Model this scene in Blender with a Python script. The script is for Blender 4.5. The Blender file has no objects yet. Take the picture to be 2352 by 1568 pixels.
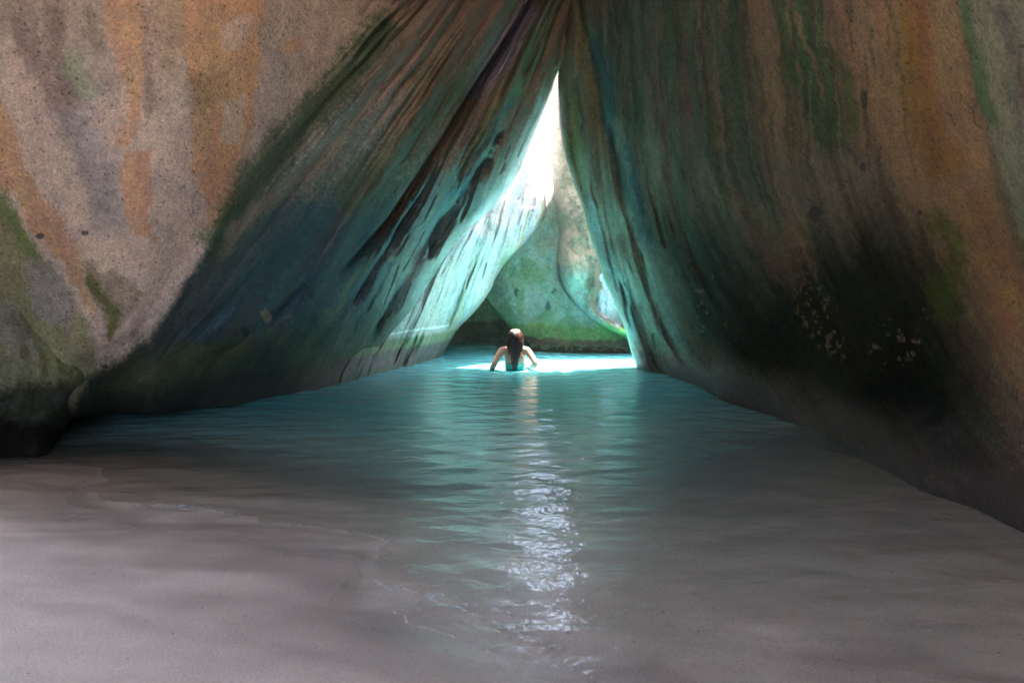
import bpy, math, random
import numpy as np
random.seed(4); rng = np.random.RandomState(7)
scene = bpy.context.scene

# ------------------------------------------------------------------ camera
F = 1568.0; H0 = 668.0; CAMH = 1.05          # focal length, horizon row (in 2352x1568 photo units), eye height
TH = math.atan((784.0 - H0) / F)
cam_d = bpy.data.cameras.new('camera'); cam = bpy.data.objects.new('camera', cam_d)
scene.collection.objects.link(cam); scene.camera = cam
cam_d.sensor_width = 36; cam_d.lens = 24; cam_d.clip_start = 0.05; cam_d.clip_end = 500
cam.location = (0, 0, CAMH); cam.rotation_euler = (math.pi / 2 - TH, 0, 0)
cam_d.dof.use_dof = True; cam_d.dof.focus_distance = 9.2; cam_d.dof.aperture_fstop = 4.0

# ------------------------------------------------------------------ sky + sun
SUN = np.array([0.10, 0.20, 1.0]); SUN /= np.linalg.norm(SUN)
world = bpy.data.worlds.new("World"); scene.world = world; world.use_nodes = True
wn = world.node_tree.nodes; wl = world.node_tree.links
sky = wn.new('ShaderNodeTexSky'); sky.sky_type = 'NISHITA'; sky.sun_disc = False
sky.sun_elevation = math.asin(SUN[2]); sky.sun_rotation = math.atan2(SUN[0], SUN[1])
sky.air_density = 1.0; sky.dust_density = 4.5; sky.ozone_density = 1.0
bg = wn['Background']; bg.inputs['Strength'].default_value = 0.15
wl.new(sky.outputs[0], bg.inputs['Color'])
sd = bpy.data.lights.new('sun', 'SUN'); sd.energy = 4.0; sd.angle = math.radians(0.5); sd.color = (1, 0.95, 0.87)
so = bpy.data.objects.new('sun', sd); scene.collection.objects.link(so)
from mathutils import Vector
so.rotation_euler = Vector(SUN).to_track_quat('Z', 'Y').to_euler()

vs = scene.view_settings; vs.view_transform = 'Standard'; vs.look = 'None'; vs.gamma = 1; vs.exposure = 3.7
scene.render.engine = 'CYCLES'
cy = scene.cycles; cy.use_denoising = True; cy.max_bounces = 8; cy.diffuse_bounces = 5; cy.glossy_bounces = 4
cy.transparent_max_bounces = 8; cy.sample_clamp_indirect = 10; cy.caustics_reflective = False; cy.caustics_refractive = False

# ------------------------------------------------------------------ numeric helpers
def ray(px, py):
    a = (np.asarray(px, float) - 1176) / F; b = (784 - np.asarray(py, float)) / F
    return a, math.cos(TH) + b * math.sin(TH), -math.sin(TH) + b * math.cos(TH)
def PT(px, py, Y):
    a, yy, zz = ray(px, py); t = Y / yy
    return np.stack([a * t, np.broadcast_to(Y, t.shape) if np.ndim(Y) else np.full_like(t, Y), CAMH + zz * t], -1)
def ground_y(py):
    a, yy, zz = ray(0, py); return CAMH / -zz * yy
def sstep(e0, e1, x):
    t = np.clip((x - e0) / (e1 - e0), 0, 1); return t * t * (3 - 2 * t)
_h = rng.rand(512, 512)
def vnoise(x, y, seed=0):
    x = np.asarray(x, float) + seed * 37.3; y = np.asarray(y, float) + seed * 91.7
    ix = np.floor(x).astype(int); iy = np.floor(y).astype(int); fx = x - ix; fy = y - iy
    fx = fx * fx * fx * (fx * (fx * 6 - 15) + 10); fy = fy * fy * fy * (fy * (fy * 6 - 15) + 10)
    a = _h[ix % 512, iy % 512]; b = _h[(ix + 1) % 512, iy % 512]; c = _h[ix % 512, (iy + 1) % 512]; d = _h[(ix + 1) % 512, (iy + 1) % 512]
    return ((a * (1 - fx) + b * fx) * (1 - fy) + (c * (1 - fx) + d * fx) * fy) * 2 - 1
def fbm(x, y, oct=4, seed=0, gain=0.5):
    s = 0; a = 1; n = 0
    for k in range(oct):
        s = s + a * vnoise(x * 2 ** k, y * 2 ** k, seed + k * 3); n += a; a *= gain
    return s / n
class TPS:
    def __init__(s, pts, lam=0.0):
        p = np.array(pts, float); s.xy = p[:, :2] / 1000.0; n = len(p)
        K = s.k(np.linalg.norm(s.xy[:, None] - s.xy[None], axis=-1)) + np.eye(n) * lam
        A = np.zeros((n + 3, n + 3)); A[:n, :n] = K; A[:n, n] = A[n, :n] = 1
        A[:n, n + 1:] = s.xy; A[n + 1:, :n] = s.xy.T
        s.w = np.linalg.solve(A, np.concatenate([p[:, 2], [0, 0, 0]]))
    @staticmethod
    def k(r): return r ** 1.6
    def __call__(s, x, y):
        x = np.asarray(x, float) / 1000; y = np.asarray(y, float) / 1000; sh = x.shape
        x = x.ravel(); y = y.ravel(); o = np.full(x.shape, s.w[-3]) + s.w[-2] * x + s.w[-1] * y
        for i, (a, b) in enumerate(s.xy): o += s.w[i] * s.k(np.sqrt((x - a) ** 2 + (y - b) ** 2) + 1e-9)
        return o.reshape(sh)
def seg_dist(px, py, pts):
    """distance, signed side and progress along a polyline"""
    best = np.full(np.shape(px), 1e9); side = np.zeros(np.shape(px)); prog = np.zeros(np.shape(px)); n = len(pts) - 1
    for i in range(n):
        ax, ay = pts[i][:2]; bx, by = pts[i + 1][:2]; dx, dy = bx - ax, by - ay; L = dx * dx + dy * dy
        t = np.clip(((px - ax) * dx + (py - ay) * dy) / L, 0, 1)
        d = np.hypot(px - ax - t * dx, py - ay - t * dy); m = d < best
        best = np.where(m, d, best); side = np.where(m, np.sign(dx * (py - ay) - dy * (px - ax)), side); prog = np.where(m, (i + t) / n, prog)
    return best, side, prog
def stroke(px, py, pts, w, soft=None, end=0.15):
    d, s, p = seg_dist(px, py, pts); soft = soft or w
    m = 1 - sstep(w - soft * .5, w + soft * .5, d)
    return m * (1 if not end else sstep(0, end, p + 1e-3) ** .5 * sstep(0, end, 1 - p + 1e-3) ** .5)
def poly(px, py, pts, soft=12):
    ins = np.zeros(np.shape(px), bool); n = len(pts)
    for i in range(n):
        x1, y1 = pts[i]; x2, y2 = pts[(i + 1) % n]
        if y1 == y2: continue
        c = ((y1 > py) != (y2 > py)) & (px < (x2 - x1) * (py - y1) / (y2 - y1) + x1); ins ^= c
    d, _, _ = seg_dist(px, py, list(pts) + [pts[0]]); sd_ = np.where(ins, d, -d)
    return sstep(-soft, soft, sd_)
def curve(pts):
    xs = np.array([p[0] for p in pts], float); ys = np.array([p[1] for p in pts], float)
    def f(t):
        t = np.asarray(t, float); o = 0
        for k in (-12, 0, 12): o = o + np.interp(t + k, xs, ys)
        return o / 3
    return f

# palette: surface colours of the granite and what grows on it; slate and teal hold blue bounce light (linear)
PINK = (.52, .41, .335); GREY = (.35, .31, .28); ORANGE = (.52, .295, .165); BROWN = (.25, .165, .10); OCHRE = (.33, .25, .13)
DGREEN = (.055, .10, .05); GREEN = (.12, .22, .09); MOSS = (.10, .125, .03); SLATE = (.075, .13, .155); TEAL = (.16, .23, .23)
SAGE = (.25, .34, .25); PALE = (.50, .53, .50); LILAC = (.42, .40, .58); BLACK = (.008, .010, .007); RED = (.10, .052, .042)
class Paint:
    def __init__(s, px, py, base): s.px = px; s.py = py; s.c = np.empty(px.shape + (3,)); s.c[:] = base; s.wet = np.zeros(px.shape); s.k = np.ones(px.shape); s.g = None
    def mix(s, m, col, k=1.0, crust=1.5):
        m = np.clip(m, 0, 1)
        if s.g is None: s.g = fbm(s.px / 6, s.py / 6, 3, 55) * 1.3
        m = np.clip(m + s.g * crust * m * (1 - m), 0, 1)      # crusty, broken borders
        m = (m * k)[..., None]; s.c = s.c * (1 - m) + np.array(col) * m; return s
    def damp(s, m): s.wet = np.maximum(s.wet, m); return s

def make_mesh(name, co, faces, uv=None, col=None, wet=None, mat=None):
    me = bpy.data.meshes.new(name); n = len(co); faces = np.asarray(faces, np.int32)
    me.vertices.add(n); me.vertices.foreach_set('co', co.astype(np.float32).ravel())
    me.loops.add(faces.size); me.loops.foreach_set('vertex_index', faces.ravel())
    me.polygons.add(len(faces)); k = faces.shape[1]
    me.polygons.foreach_set('loop_start', np.arange(0, faces.size, k, dtype=np.int32))
    me.update(calc_edges=True); me.validate()
    me.polygons.foreach_set('use_smooth', np.ones(len(me.polygons), bool))
    if uv is not None:
        a = me.attributes.new('flow', 'FLOAT_VECTOR', 'POINT'); v = np.zeros((n, 3), np.float32); v[:, :2] = uv; a.data.foreach_set('vector', v.ravel())
    if col is not None:
        a = me.attributes.new('stain', 'FLOAT_COLOR', 'POINT'); v = np.ones((n, 4), np.float32); v[:, :3] = col; a.data.foreach_set('color', v.ravel())
    if wet is not None:
        a = me.attributes.new('wet', 'FLOAT', 'POINT'); a.data.foreach_set('value', wet.astype(np.float32))
    if mat: me.materials.append(mat)
    return me
def link(name, me, label=None, cat=None, group=None, kind=None, parent=None):
    o = bpy.data.objects.new(name, me); scene.collection.objects.link(o)
    if label: o['label'] = label
    if cat: o['category'] = cat
    if group: o['group'] = group
    if kind: o['kind'] = kind
    if parent is not None: o.parent = parent
    return o

# ------------------------------------------------------------------ materials
def nt(name):
    m = bpy.data.materials.new(name); m.use_nodes = True; return m, m.node_tree.nodes, m.node_tree.links
def rock_material(name, grain=55, bump=0.012, streak=1.0):
    m, n, l = nt(name); b = n['Principled BSDF']
    def N(t, **k):
        x = n.new(t)
        for a, v in k.items(): setattr(x, a, v)
        return x
    tc = N('ShaderNodeTexCoord'); at = N('ShaderNodeAttribute', attribute_name='stain'); fl = N('ShaderNodeAttribute', attribute_name='flow'); we = N('ShaderNodeAttribute', attribute_name='wet')
    def noise(src, sc, det=4, rough=.6, scale3=None):
        x = N('ShaderNodeTexNoise'); x.inputs['Scale'].default_value = sc; x.inputs['Detail'].default_value = det; x.inputs['Roughness'].default_value = rough
        if scale3:
            mp = N('ShaderNodeMapping'); mp.inputs['Scale'].default_value = scale3; l.new(src, mp.inputs['Vector']); src = mp.outputs[0]
        l.new(src, x.inputs['Vector']); return x.outputs['Fac']
    def rmp(src, a, b_, lo, hi):
        x = N('ShaderNodeMapRange'); x.inputs[1].default_value = a; x.inputs[2].default_value = b_; x.inputs[3].default_value = lo; x.inputs[4].default_value = hi; l.new(src, x.inputs[0]); return x.outputs[0]
    def math_(op, a, b_):
        x = N('ShaderNodeMath', operation=op)
        for i, v in enumerate((a, b_)):
            if isinstance(v, (int, float)): x.inputs[i].default_value = v
            else: l.new(v, x.inputs[i])
        return x.outputs[0]
    P = tc.outputs['Object']
    n1 = noise(P, grain, 5, .7); n2 = noise(P, 7, 5, .65); n3 = noise(fl.outputs['Vector'], 1, 4, .5, (30, 5, 1)); n4 = noise(fl.outputs['Vector'], 1, 4, .6, (90, 22, 1))
    vor = N('ShaderNodeTexVoronoi'); vor.inputs['Scale'].default_value = 34; l.new(P, vor.inputs['Vector'])
    wno = N('ShaderNodeTexWhiteNoise'); l.new(vor.outputs['Position'], wno.inputs['Vector'])
    sp_ = rmp(math_('MULTIPLY', rmp(vor.outputs['Distance'], .12, .34, 1, 0), rmp(wno.outputs['Value'], .62, .72, 0, 1)), 0, 1, 1, .52)
    v1 = rmp(n1, .32, .68, .68, 1.32); v2 = rmp(n2, .3, .7, .82, 1.2); v3 = rmp(n3, .28, .72, 1 - .26 * streak, 1 + .26 * streak); v4 = rmp(n4, .3, .7, 1 - .10 * streak, 1 + .10 * streak)
    n5 = noise(P, 26, 4, .7); v5 = rmp(n5, .3, .7, .82, 1.2)
    al = at.outputs['Alpha']; vst = math_('ADD', 1, math_('MULTIPLY', al, math_('SUBTRACT', math_('MULTIPLY', v3, v4), 1)))
    v = math_('MULTIPLY', math_('MULTIPLY', math_('MULTIPLY', v1, v5), math_('MULTIPLY', v2, sp_)), vst)
    mx = N('ShaderNodeMix', data_type='RGBA', blend_type='MULTIPLY'); mx.inputs['Factor'].default_value = 1
    l.new(at.outputs['Color'], mx.inputs['A']); l.new(v, mx.inputs['B'])
    hs = N('ShaderNodeHueSaturation'); l.new(mx.outputs['Result'], hs.inputs['Color'])
    hn = noise(fl.outputs['Vector'], 1, 3, .5, (22, 3, 1)); l.new(rmp(hn, .25, .75, .47, .53), hs.inputs['Hue']); l.new(rmp(n2, .25, .75, .82, 1.08), hs.inputs['Saturation'])
    l.new(hs.outputs[0], b.inputs['Base Color'])
    l.new(rmp(we.outputs['Fac'], 0, 1, .88, .30), b.inputs['Roughness']); l.new(rmp(we.outputs['Fac'], 0, 1, .12, .5), b.inputs['Specular IOR Level'])
    h = math_('ADD', math_('ADD', math_('MULTIPLY', n1, .55), math_('ADD', math_('MULTIPLY', n5, .9), math_('MULTIPLY', sp_, .35))), math_('MULTIPLY', al, math_('ADD', math_('MULTIPLY', n4, .35 * streak), math_('MULTIPLY', n3, 1.3 * streak))))
    bp = N('ShaderNodeBump'); bp.inputs['Strength'].default_value = .9; bp.inputs['Distance'].default_value = bump; l.new(h, bp.inputs['Height']); l.new(bp.outputs[0], b.inputs['Normal'])
    return m
M_ROCK = rock_material('weathered_granite', 75, .02, 1.0)
M_ROCK_SOFT = rock_material('smooth_granite', 75, .02, .45)

# ------------------------------------------------------------------ boulders: every row is a closed loop round the stone
def boulder(name, rows, left, right, depth, paint, flow, thick, mat, ncol, nback=26, relief=None, label=None, group=None, round_px=40, round_d=.35, sides='lr', edge_noise=5, back_in=.7, extra=None):
    rows = np.asarray(rows, float); nr = len(rows)
    s = np.linspace(0, 1, ncol); ss = s  # across the visible face
    L = left(rows); R = right(rows)
    if edge_noise:
        L = L + edge_noise * fbm(rows / 60, rows * 0 + 3.3, 4, 5); R = R + edge_noise * fbm(rows / 45, rows * 0 + 8.1, 5, 6)
    px = L[:, None] + (R - L)[:, None] * ss[None]; py = np.repeat(rows[:, None], ncol, 1)
    Y = depth(px, py)
    U = flow(px, py); rel = relief(px, py, U) if relief is not None else 0
    dl = px - L[:, None]; dr = R[:, None] - px; e = np.zeros_like(px)
    if 'l' in sides: e = e + (1 - np.sqrt(np.clip(1 - (1 - np.clip(dl / round_px, 0, 1)) ** 2, 0, 1))) * round_d
    if 'r' in sides: e = e + (1 - np.sqrt(np.clip(1 - (1 - np.clip(dr / round_px, 0, 1)) ** 2, 0, 1))) * round_d
    fade = np.ones_like(px)
    if 'l' in sides: fade *= sstep(0, 25, dl)
    if 'r' in sides: fade *= sstep(0, 25, dr)
    Y = Y + e + rel * fade
    co = PT(px, py, Y)
    pa = paint(px, py, co, U)
    # far side of the stone
    t = np.linspace(0, 1, nback + 2)[1:-1]
    YR = Y[:, -1:]; YL = Y[:, :1]
    tt = t[None] * np.ones((nr, 1))
    pr = R[:, None] - (R - L)[:, None] * (tt ** 1.0) * 1.0
    ease = np.sin(np.pi * np.clip(tt, 0, 1)) ** back_in
    Yb = YR * (1 - tt) + YL * tt + thick * ease
    # keep world x from spreading as depth grows
    pb = pr.copy(); shrink = 1 - .25 * ease; mid = (L + R)[:, None] / 2; pb = mid + (pr - mid) * shrink
    Yb = Yb * (1 + .02 * fbm(pb / 200, np.repeat(rows[:, None], nback, 1) / 200, 3, 9))
    cb = PT(pb, np.repeat(rows[:, None], nback, 1), Yb)
    Ub = flow(pb, np.repeat(rows[:, None], nback, 1))
    allc = np.concatenate([co, cb], 1); nc = ncol + nback
    col = np.concatenate([pa.c, np.repeat(pa.c[:, -1:], nback // 2, 1), np.repeat(pa.c[:, :1], nback - nback // 2, 1)], 1)
    sk = np.concatenate([pa.k, np.zeros((nr, nback))], 1).ravel(); wet = np.concatenate([pa.wet, np.zeros((nr, nback))], 1); uv = np.concatenate([U, Ub], 1)
    V = allc.reshape(-1, 3); ii = np.arange(nr * nc).reshape(nr, nc); nx = np.roll(ii, -1, 1)
    f = np.stack([ii[:-1], nx[:-1], nx[1:], ii[1:]], -1).reshape(-1, 4)
    # caps
    top = len(V); V = np.concatenate([V, allc[0].mean(0)[None] + [[0, 0, .3]], allc[-1].mean(0)[None] - [[0, 0, .2]]])
    f1 = np.stack([np.full(nc, top), nx[0], ii[0], ii[0]], -1); f2 = np.stack([np.full(nc, top + 1), ii[-1], nx[-1], nx[-1]], -1)
    col = np.concatenate([col.reshape(-1, 3), pa.c[0, :1], pa.c[-1, :1]]); wet = np.concatenate([wet.ravel(), [0, 0]]); uv = np.concatenate([uv.reshape(-1, 2), [[0, 0], [0, 0]]])
    # caps as triangles need their own mesh pass
    if extra is not None:
        f = np.concatenate([f, extra[1] + len(V)]); V = np.concatenate([V, extra[0]]); k = len(extra[0])
        col = np.concatenate([col, np.tile(np.array(BROWN), (k, 1))]); wet = np.concatenate([wet, np.zeros(k)]); uv = np.concatenate([uv, extra[0][:, :2] / 4])
    me = bpy.data.meshes.new(name); n = len(V)
    tri = np.concatenate([f1[:, :3], f2[:, :3]])
    loops = np.concatenate([f.ravel(), tri.ravel()]).astype(np.int32)
    starts = np.concatenate([np.arange(len(f)) * 4, len(f) * 4 + np.arange(len(tri)) * 3]).astype(np.int32)
    me.vertices.add(n); me.vertices.foreach_set('co', V.astype(np.float32).ravel()); me.loops.add(len(loops)); me.loops.foreach_set('vertex_index', loops)
    me.polygons.add(len(starts)); me.polygons.foreach_set('loop_start', starts); me.update(calc_edges=True); me.validate()
    me.polygons.foreach_set('use_smooth', np.ones(len(me.polygons), bool))
    a = me.attributes.new('flow', 'FLOAT_VECTOR', 'POINT'); v = np.zeros((n, 3), np.float32); v[:, :2] = uv; a.data.foreach_set('vector', v.ravel())
    a = me.attributes.new('stain', 'FLOAT_COLOR', 'POINT'); v = np.ones((n, 4), np.float32); v[:, :3] = np.clip(col, 0, 1); v[:, 3] = 0; v[:len(sk), 3] = sk; a.data.foreach_set('color', v.ravel())
    a = me.attributes.new('wet', 'FLOAT', 'POINT'); a.data.foreach_set('value', wet.astype(np.float32))
    me.materials.append(mat)
    return link(name, me, label, 'boulder', group)
GROUP = 'granite boulders walling the sea pool'

def pits(u, v, fu, fv, th, seed):   # elongated hollows along the grain
    return sstep(th, th + .22, fbm(u * fu, v * fv, 2, seed))

def lobe(c, r, e=.75, n=64, m=40, amp=.12):   # unseen rounded mass added to a stone to block light
    u = np.linspace(0, 2 * np.pi, n, endpoint=False); v = np.linspace(-np.pi / 2 + 1e-5, np.pi / 2 - 1e-5, m); Uu, Vv = np.meshgrid(u, v)
    sp_ = lambda a, p: np.sign(a) * np.abs(a) ** p
    k = 1 + amp * fbm(Uu * 1.5 + 9, Vv * 2 + 5, 4, 801) * np.sin(Uu / 2)
    co = np.stack([c[0] + r[0] * k * sp_(np.cos(Vv), e) * sp_(np.cos(Uu), e), c[1] + r[1] * k * sp_(np.cos(Vv), e) * sp_(np.sin(Uu), e), c[2] + r[2] * k * sp_(np.sin(Vv), e)], -1).reshape(-1, 3)
    ii = np.arange(n * m).reshape(m, n); nx = np.roll(ii, -1, 1); return co, np.stack([ii[:-1], nx[:-1], nx[1:], ii[1:]], -1).reshape(-1, 4)
def lobes(L):
    V = []; F_ = []; k = 0
    for c, r in L:
        a, b = lobe(c, r); V.append(a); F_.append(b + k); k += len(a)
    return np.concatenate(V), np.concatenate(F_)
def polar(px, py):     # grain of the left stones: fans out from a point above the gap
    dy = py + 700 - 60 * np.sin(np.clip((900 - px) / 900, 0, 1) * 1.5); return np.arctan2(dy, 1600 - px) * 1.8 + .010 * fbm(px / 120, py / 120, 3, 77), np.hypot(px - 1600, dy) / 1500
# ---- left boulder -------------------------------------------------
ARRIS = [(1000, -700), (900, -80), (845, 80), (800, 170), (690, 280), (590, 375), (535, 480), (470, 580), (395, 700), (340, 785), (210, 872), (165, 950), (140, 1100)]
CRACK = [(1290, -120), (1215, 0), (1130, 130), (1060, 235), (1000, 330), (930, 430), (885, 500), (800, 590), (700, 680)]
def gy(px, py): return (px, py, float(ground_y(py)))
A_D = TPS([(-500, -700, 2.2), (0, -700, 2.8), (600, -700, 3.9), (1100, -700, 6.0), (1350, -700, 7.6),
           (-500, -200, 2.7), (-500, 300, 3.0), (-500, 800, 3.3), (-500, 1200, 3.5), (0, -200, 3.5), (500, -200, 4.2), (900, -200, 5.3), (1150, -200, 6.8), (1350, -200, 8.6),
           (0, 0, 3.65), (0, 400, 3.9), (0, 750, 4.3), (0, 1000, 4.7), (0, 1250, 5.1), (250, 150, 3.8), (300, 450, 3.95), (250, 700, 4.15), (300, 760, 4.2), (210, 872, 4.5),
           (560, 0, 4.25), (500, 250, 4.2), (800, 60, 4.9), (840, 130, 5.1), (690, 280, 4.75), (590, 375, 4.6), (535, 480, 4.5), (470, 580, 4.45), (395, 700, 4.45), (340, 785, 4.45), (175, 940, 4.6),
           (1000, 0, 5.8), (1150, 0, 6.9), (1280, 0, 8.4), (1000, 200, 6.2), (1150, 200, 7.7), (1270, 170, 8.75), (850, 350, 5.9), (1000, 400, 7.0), (1160, 400, 8.8),
           (700, 500, 5.4), (850, 550, 6.6), (1020, 520, 8.6), (600, 650, 5.2), (750, 700, 6.5), (880, 720, 8.1), (450, 800, 4.9), (600, 800, 5.7), (730, 820, 7.2),
           (300, 880, 4.75), (350, 935, 5.1), (200, 960, 5.3), gy(780, 881), gy(600, 914), gy(500, 938), (400, 962, 6.2), (300, 985, 6.5), (200, 1000, 6.2),
           (780, 960, 7.7), (600, 1050, 6.7), (300, 1150, 6.3), (900, 1100, 8.2), (870, 850, 9.0)], 1e-5)
A_R = curve([(-800, 1370), (100, 1360), (140, 1310), (160, 1283), (240, 1257), (300, 1233), (345, 1213), (400, 1190), (440, 1165), (480, 1130), (520, 1085), (560, 1050), (620, 1005), (700, 955), (760, 905), (830, 860), (885, 820), (960, 850), (1200, 900)])
def A_depth(px, py):
    d, s, p = seg_dist(px, py, CRACK); k = sstep(0, .12, p) * (1 - sstep(.72, 1, p))
    sd_ = -d * s      # + on the right of the crack
    g = np.where(sd_ > 0, 1.0 * np.exp(-(sd_ / 38) ** 1.5), -.05 * np.exp(-(d / 30) ** 2)) * sstep(-9, 9, sd_) * k
    lip = np.interp(px, [100, 170, 300, 420, 520, 640], [958, 948, 946, 940, 930, 915])
    da, sa, pa_ = seg_dist(px, py, ARRIS); g = g - .10 * np.exp(-(da / 22) ** 2) * sstep(420, 600, py)   # crisp arris low down
    g = g + 1.3 * sstep(0, 22, py - lip) * sstep(620, 470, px)
    return A_D(px, py) + g
def A_w(px, py):
    d, s, p = seg_dist(px, py, ARRIS); return sstep(-55, 55, d * -s)
def A_flow(px, py):
    th, r = polar(px, py)
    w = A_w(px, py); u1 = px / 1000 * .6 + .05 * py / 1000; v1 = py / 1000 + 3
    return np.stack([u1 * (1 - w) + th * 1.1 * w, v1 * (1 - w) + r * w], -1)
HOLLOWS = [([(1125, 350), (1098, 392), (1040, 465)], 11, .5), ([(1156, 298), (1136, 325)], 8, .3), ([(1075, 420), (1010, 510), (950, 600)], 20, .35), ([(965, 450), (890, 570), (800, 720)], 11, .3),
    ([(1010, 380), (935, 495), (860, 610)], 10, .25), ([(858, 610), (810, 680), (765, 735)], 9, .35), ([(715, 650), (600, 745), (450, 850)], 12, .22), ([(930, 640), (880, 720), (840, 790)], 8, .25),
    ([(1010, 545), (975, 600)], 6, .3), ([(905, 600), (840, 700), (770, 800)], 9, .2), ([(1190, 210), (1110, 330), (1040, 420)], 7, .14), ([(640, 560), (540, 680), (430, 780)], 12, .12), ([(1060, 560), (1000, 640)], 7, .2), ([(780, 470), (690, 590), (590, 700)], 14, .15)]
def A_relief(px, py, U):
    w = A_w(px, py); th, r = polar(px, py)
    near = sstep(850, 1150, px + (900 - py) * .35)
    a = .06 + .10 * near
    st = fbm(th * 20, r * 2.2, 4, 11, .42) * a + fbm(th * 9, r * 1.3, 3, 21) * .20 * (.4 + near)
    st += pits(th, r, 30, 6, .3, 31) * .10 * near + pits(th, r, 60, 16, .35, 41) * .05 * near
    x, y = px + 6 * fbm(px / 30, py / 30, 3, 43), py + 8 * fbm(px / 30, py / 30, 3, 44)
    for g, wd, dp in HOLLOWS:
        d, sg, p = seg_dist(x, y, g); sl = -d * sg; k = np.sin(np.pi * np.clip(p, .02, .98)) ** .7
        st += .62 * dp * k * np.where(sl > -wd, np.exp(-(sl / (wd * 1.6)) ** 2), 0) * sstep(-wd, -wd * .1, sl)
    st += -np.abs(fbm(th * 12, r * 1.5, 3, 51, .4)) * .10
    sf = fbm(px / 260, py / 420, 4, 61) * .07 + fbm(px / 40, py / 60, 3, 71) * .008
    return (st * w + sf * (1 - w * .3)) * np.clip(A_D(px, py) / 6, .6, 1.3)
def warp(px, py, U, a=14):
    return px + a * fbm(px / 45, py / 70, 4, 81) + 7 * fbm(px / 14, py / 18, 3, 85), py + a * 1.4 * fbm(px / 45, py / 70, 4, 83) + 9 * fbm(px / 14, py / 18, 3, 86)
def waterband(P, co, hi=.34, k=.85, col=RED, amp=.06):
    z = co[..., 2] + amp * fbm(co[..., 0] * 2.3 + co[..., 1] * 2, co[..., 2] * 3, 3, 87)
    P.mix(1 - sstep(hi - .14, hi + .10, z), col, k); P.damp((1 - sstep(.1, .45, z)) * .7); return P
def A_paint(px, py, co, U):
    x, y = warp(px, py, U); w = A_w(x, y); P = Paint(px, py, PINK)
    th, r = polar(x, y)
    P.mix(sstep(-.1, .45, fbm(x / 130, y / 300, 4, 91)), GREY, .55)
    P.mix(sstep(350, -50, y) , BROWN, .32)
    P.mix(stroke(x, y, [(30, 0), (80, 130), (150, 270), (230, 420), (230, 540)], 26, 40), (.17, .125, .11), .55)
    P.mix(stroke(x, y, [(120, 0), (130, 130), (180, 260)], 20, 30), (.15, .11, .09), .6)
    P.mix(stroke(x, y, [(200, 0), (230, 130)], 14, 24), (.2, .15, .12), .5)
    P.mix(stroke(x, y, [(330, 0), (335, 150), (350, 280)], 12, 20), (.19, .14, .12), .55)
    P.mix(stroke(x, y, [(150, 120), (185, 190), (230, 230)], 22, 30), (.24, .33, .20), .55)
    P.mix(stroke(x, y, [(150, 230), (240, 400), (260, 560)], 36, 50), (.33, .31, .31), .6)
    P.mix(poly(x, y, [(418, -60), (600, -60), (603, 120), (588, 200), (572, 300), (550, 400), (545, 470), (515, 520), (468, 525), (478, 470), (432, 400), (440, 320), (455, 230), (432, 180), (418, 80)], 13), ORANGE, .9)
    P.mix(poly(x, y, [(500, 60), (570, 30), (590, 80), (540, 120), (510, 120)], 10), PINK, .7)
    P.mix(poly(x, y, [(505, 240), (560, 215), (555, 330), (510, 330)], 8), PINK, .75)
    P.mix(poly(x, y, [(430, 160), (520, 170), (520, 230), (450, 260)], 16), BROWN, .5)
    P.mix(poly(x, y, [(500, 480), (560, 420), (560, 520), (520, 540)], 10), (.42, .2, .13), .5)
    P.mix(poly(x, y, [(238, -60), (330, -60), (332, 180), (310, 300), (290, 342), (272, 330), (288, 230), (258, 120)], 13), ORANGE, .8)
    P.mix(poly(x, y, [(350, -60), (430, -60), (430, 60), (380, 200), (350, 120)], 14), OCHRE, .45)
    P.mix(poly(x, y, [(280, 350), (352, 340), (350, 420), (332, 500), (362, 560), (300, 545), (272, 420)], 7), (.50, .27, .15), .8)
    P.mix(poly(x, y, [(350, 600), (400, 560), (430, 420), (400, 420)], 10), PINK, .4)
    P.mix(poly(x, y, [(-500, 150), (0, 230), (40, 330), (60, 400), (130, 480), (165, 560), (205, 640), (222, 760), (190, 700), (140, 600), (80, 540), (30, 450), (-500, 300)], 9), (.46, .27, .14), .8)
    P.mix(poly(x, y, [(640, 100), (680, 76), (692, 96), (655, 118)], 6), ORANGE, .7)
    # green algae lower left
    P.mix(poly(x, y, [(-500, 300), (0, 430), (35, 500), (70, 560), (110, 610), (170, 700), (215, 800), (225, 900), (-500, 1300)], 14), (.24, .24, .12), .85)
    P.mix(stroke(x, y, [(-20, 440), (40, 530), (90, 620), (130, 700)], 16, 30), (.13, .2, .06), .8)
    P.mix(poly(x, y, [(60, 600), (110, 610), (170, 700), (150, 760), (80, 700)], 14), (.34, .30, .31), .7)
    P.mix(poly(x, y, [(185, 590), (260, 625), (335, 668), (290, 735), (245, 800), (225, 700)], 6), (.24, .19, .13), .7)
    P.mix(stroke(x, y, [(200, 610), (235, 680), (262, 730), (245, 790)], 14, 22), MOSS, .85)
    # warm brown ceiling
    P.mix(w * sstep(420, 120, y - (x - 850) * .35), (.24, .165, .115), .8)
    # beyond the arris: dark green, with slate and teal painting in the water's blue bounce
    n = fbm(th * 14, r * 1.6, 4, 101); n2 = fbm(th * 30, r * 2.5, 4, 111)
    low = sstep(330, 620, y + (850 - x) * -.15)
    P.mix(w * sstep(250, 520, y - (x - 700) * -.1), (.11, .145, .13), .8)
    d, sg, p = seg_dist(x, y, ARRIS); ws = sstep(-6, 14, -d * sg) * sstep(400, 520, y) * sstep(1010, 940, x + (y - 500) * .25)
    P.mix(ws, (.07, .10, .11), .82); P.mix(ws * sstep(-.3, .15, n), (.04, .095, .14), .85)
    P.mix(w * low * sstep(.0, .4, n2) * sstep(600, 800, x), (.09, .19, .19), .7)
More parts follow.
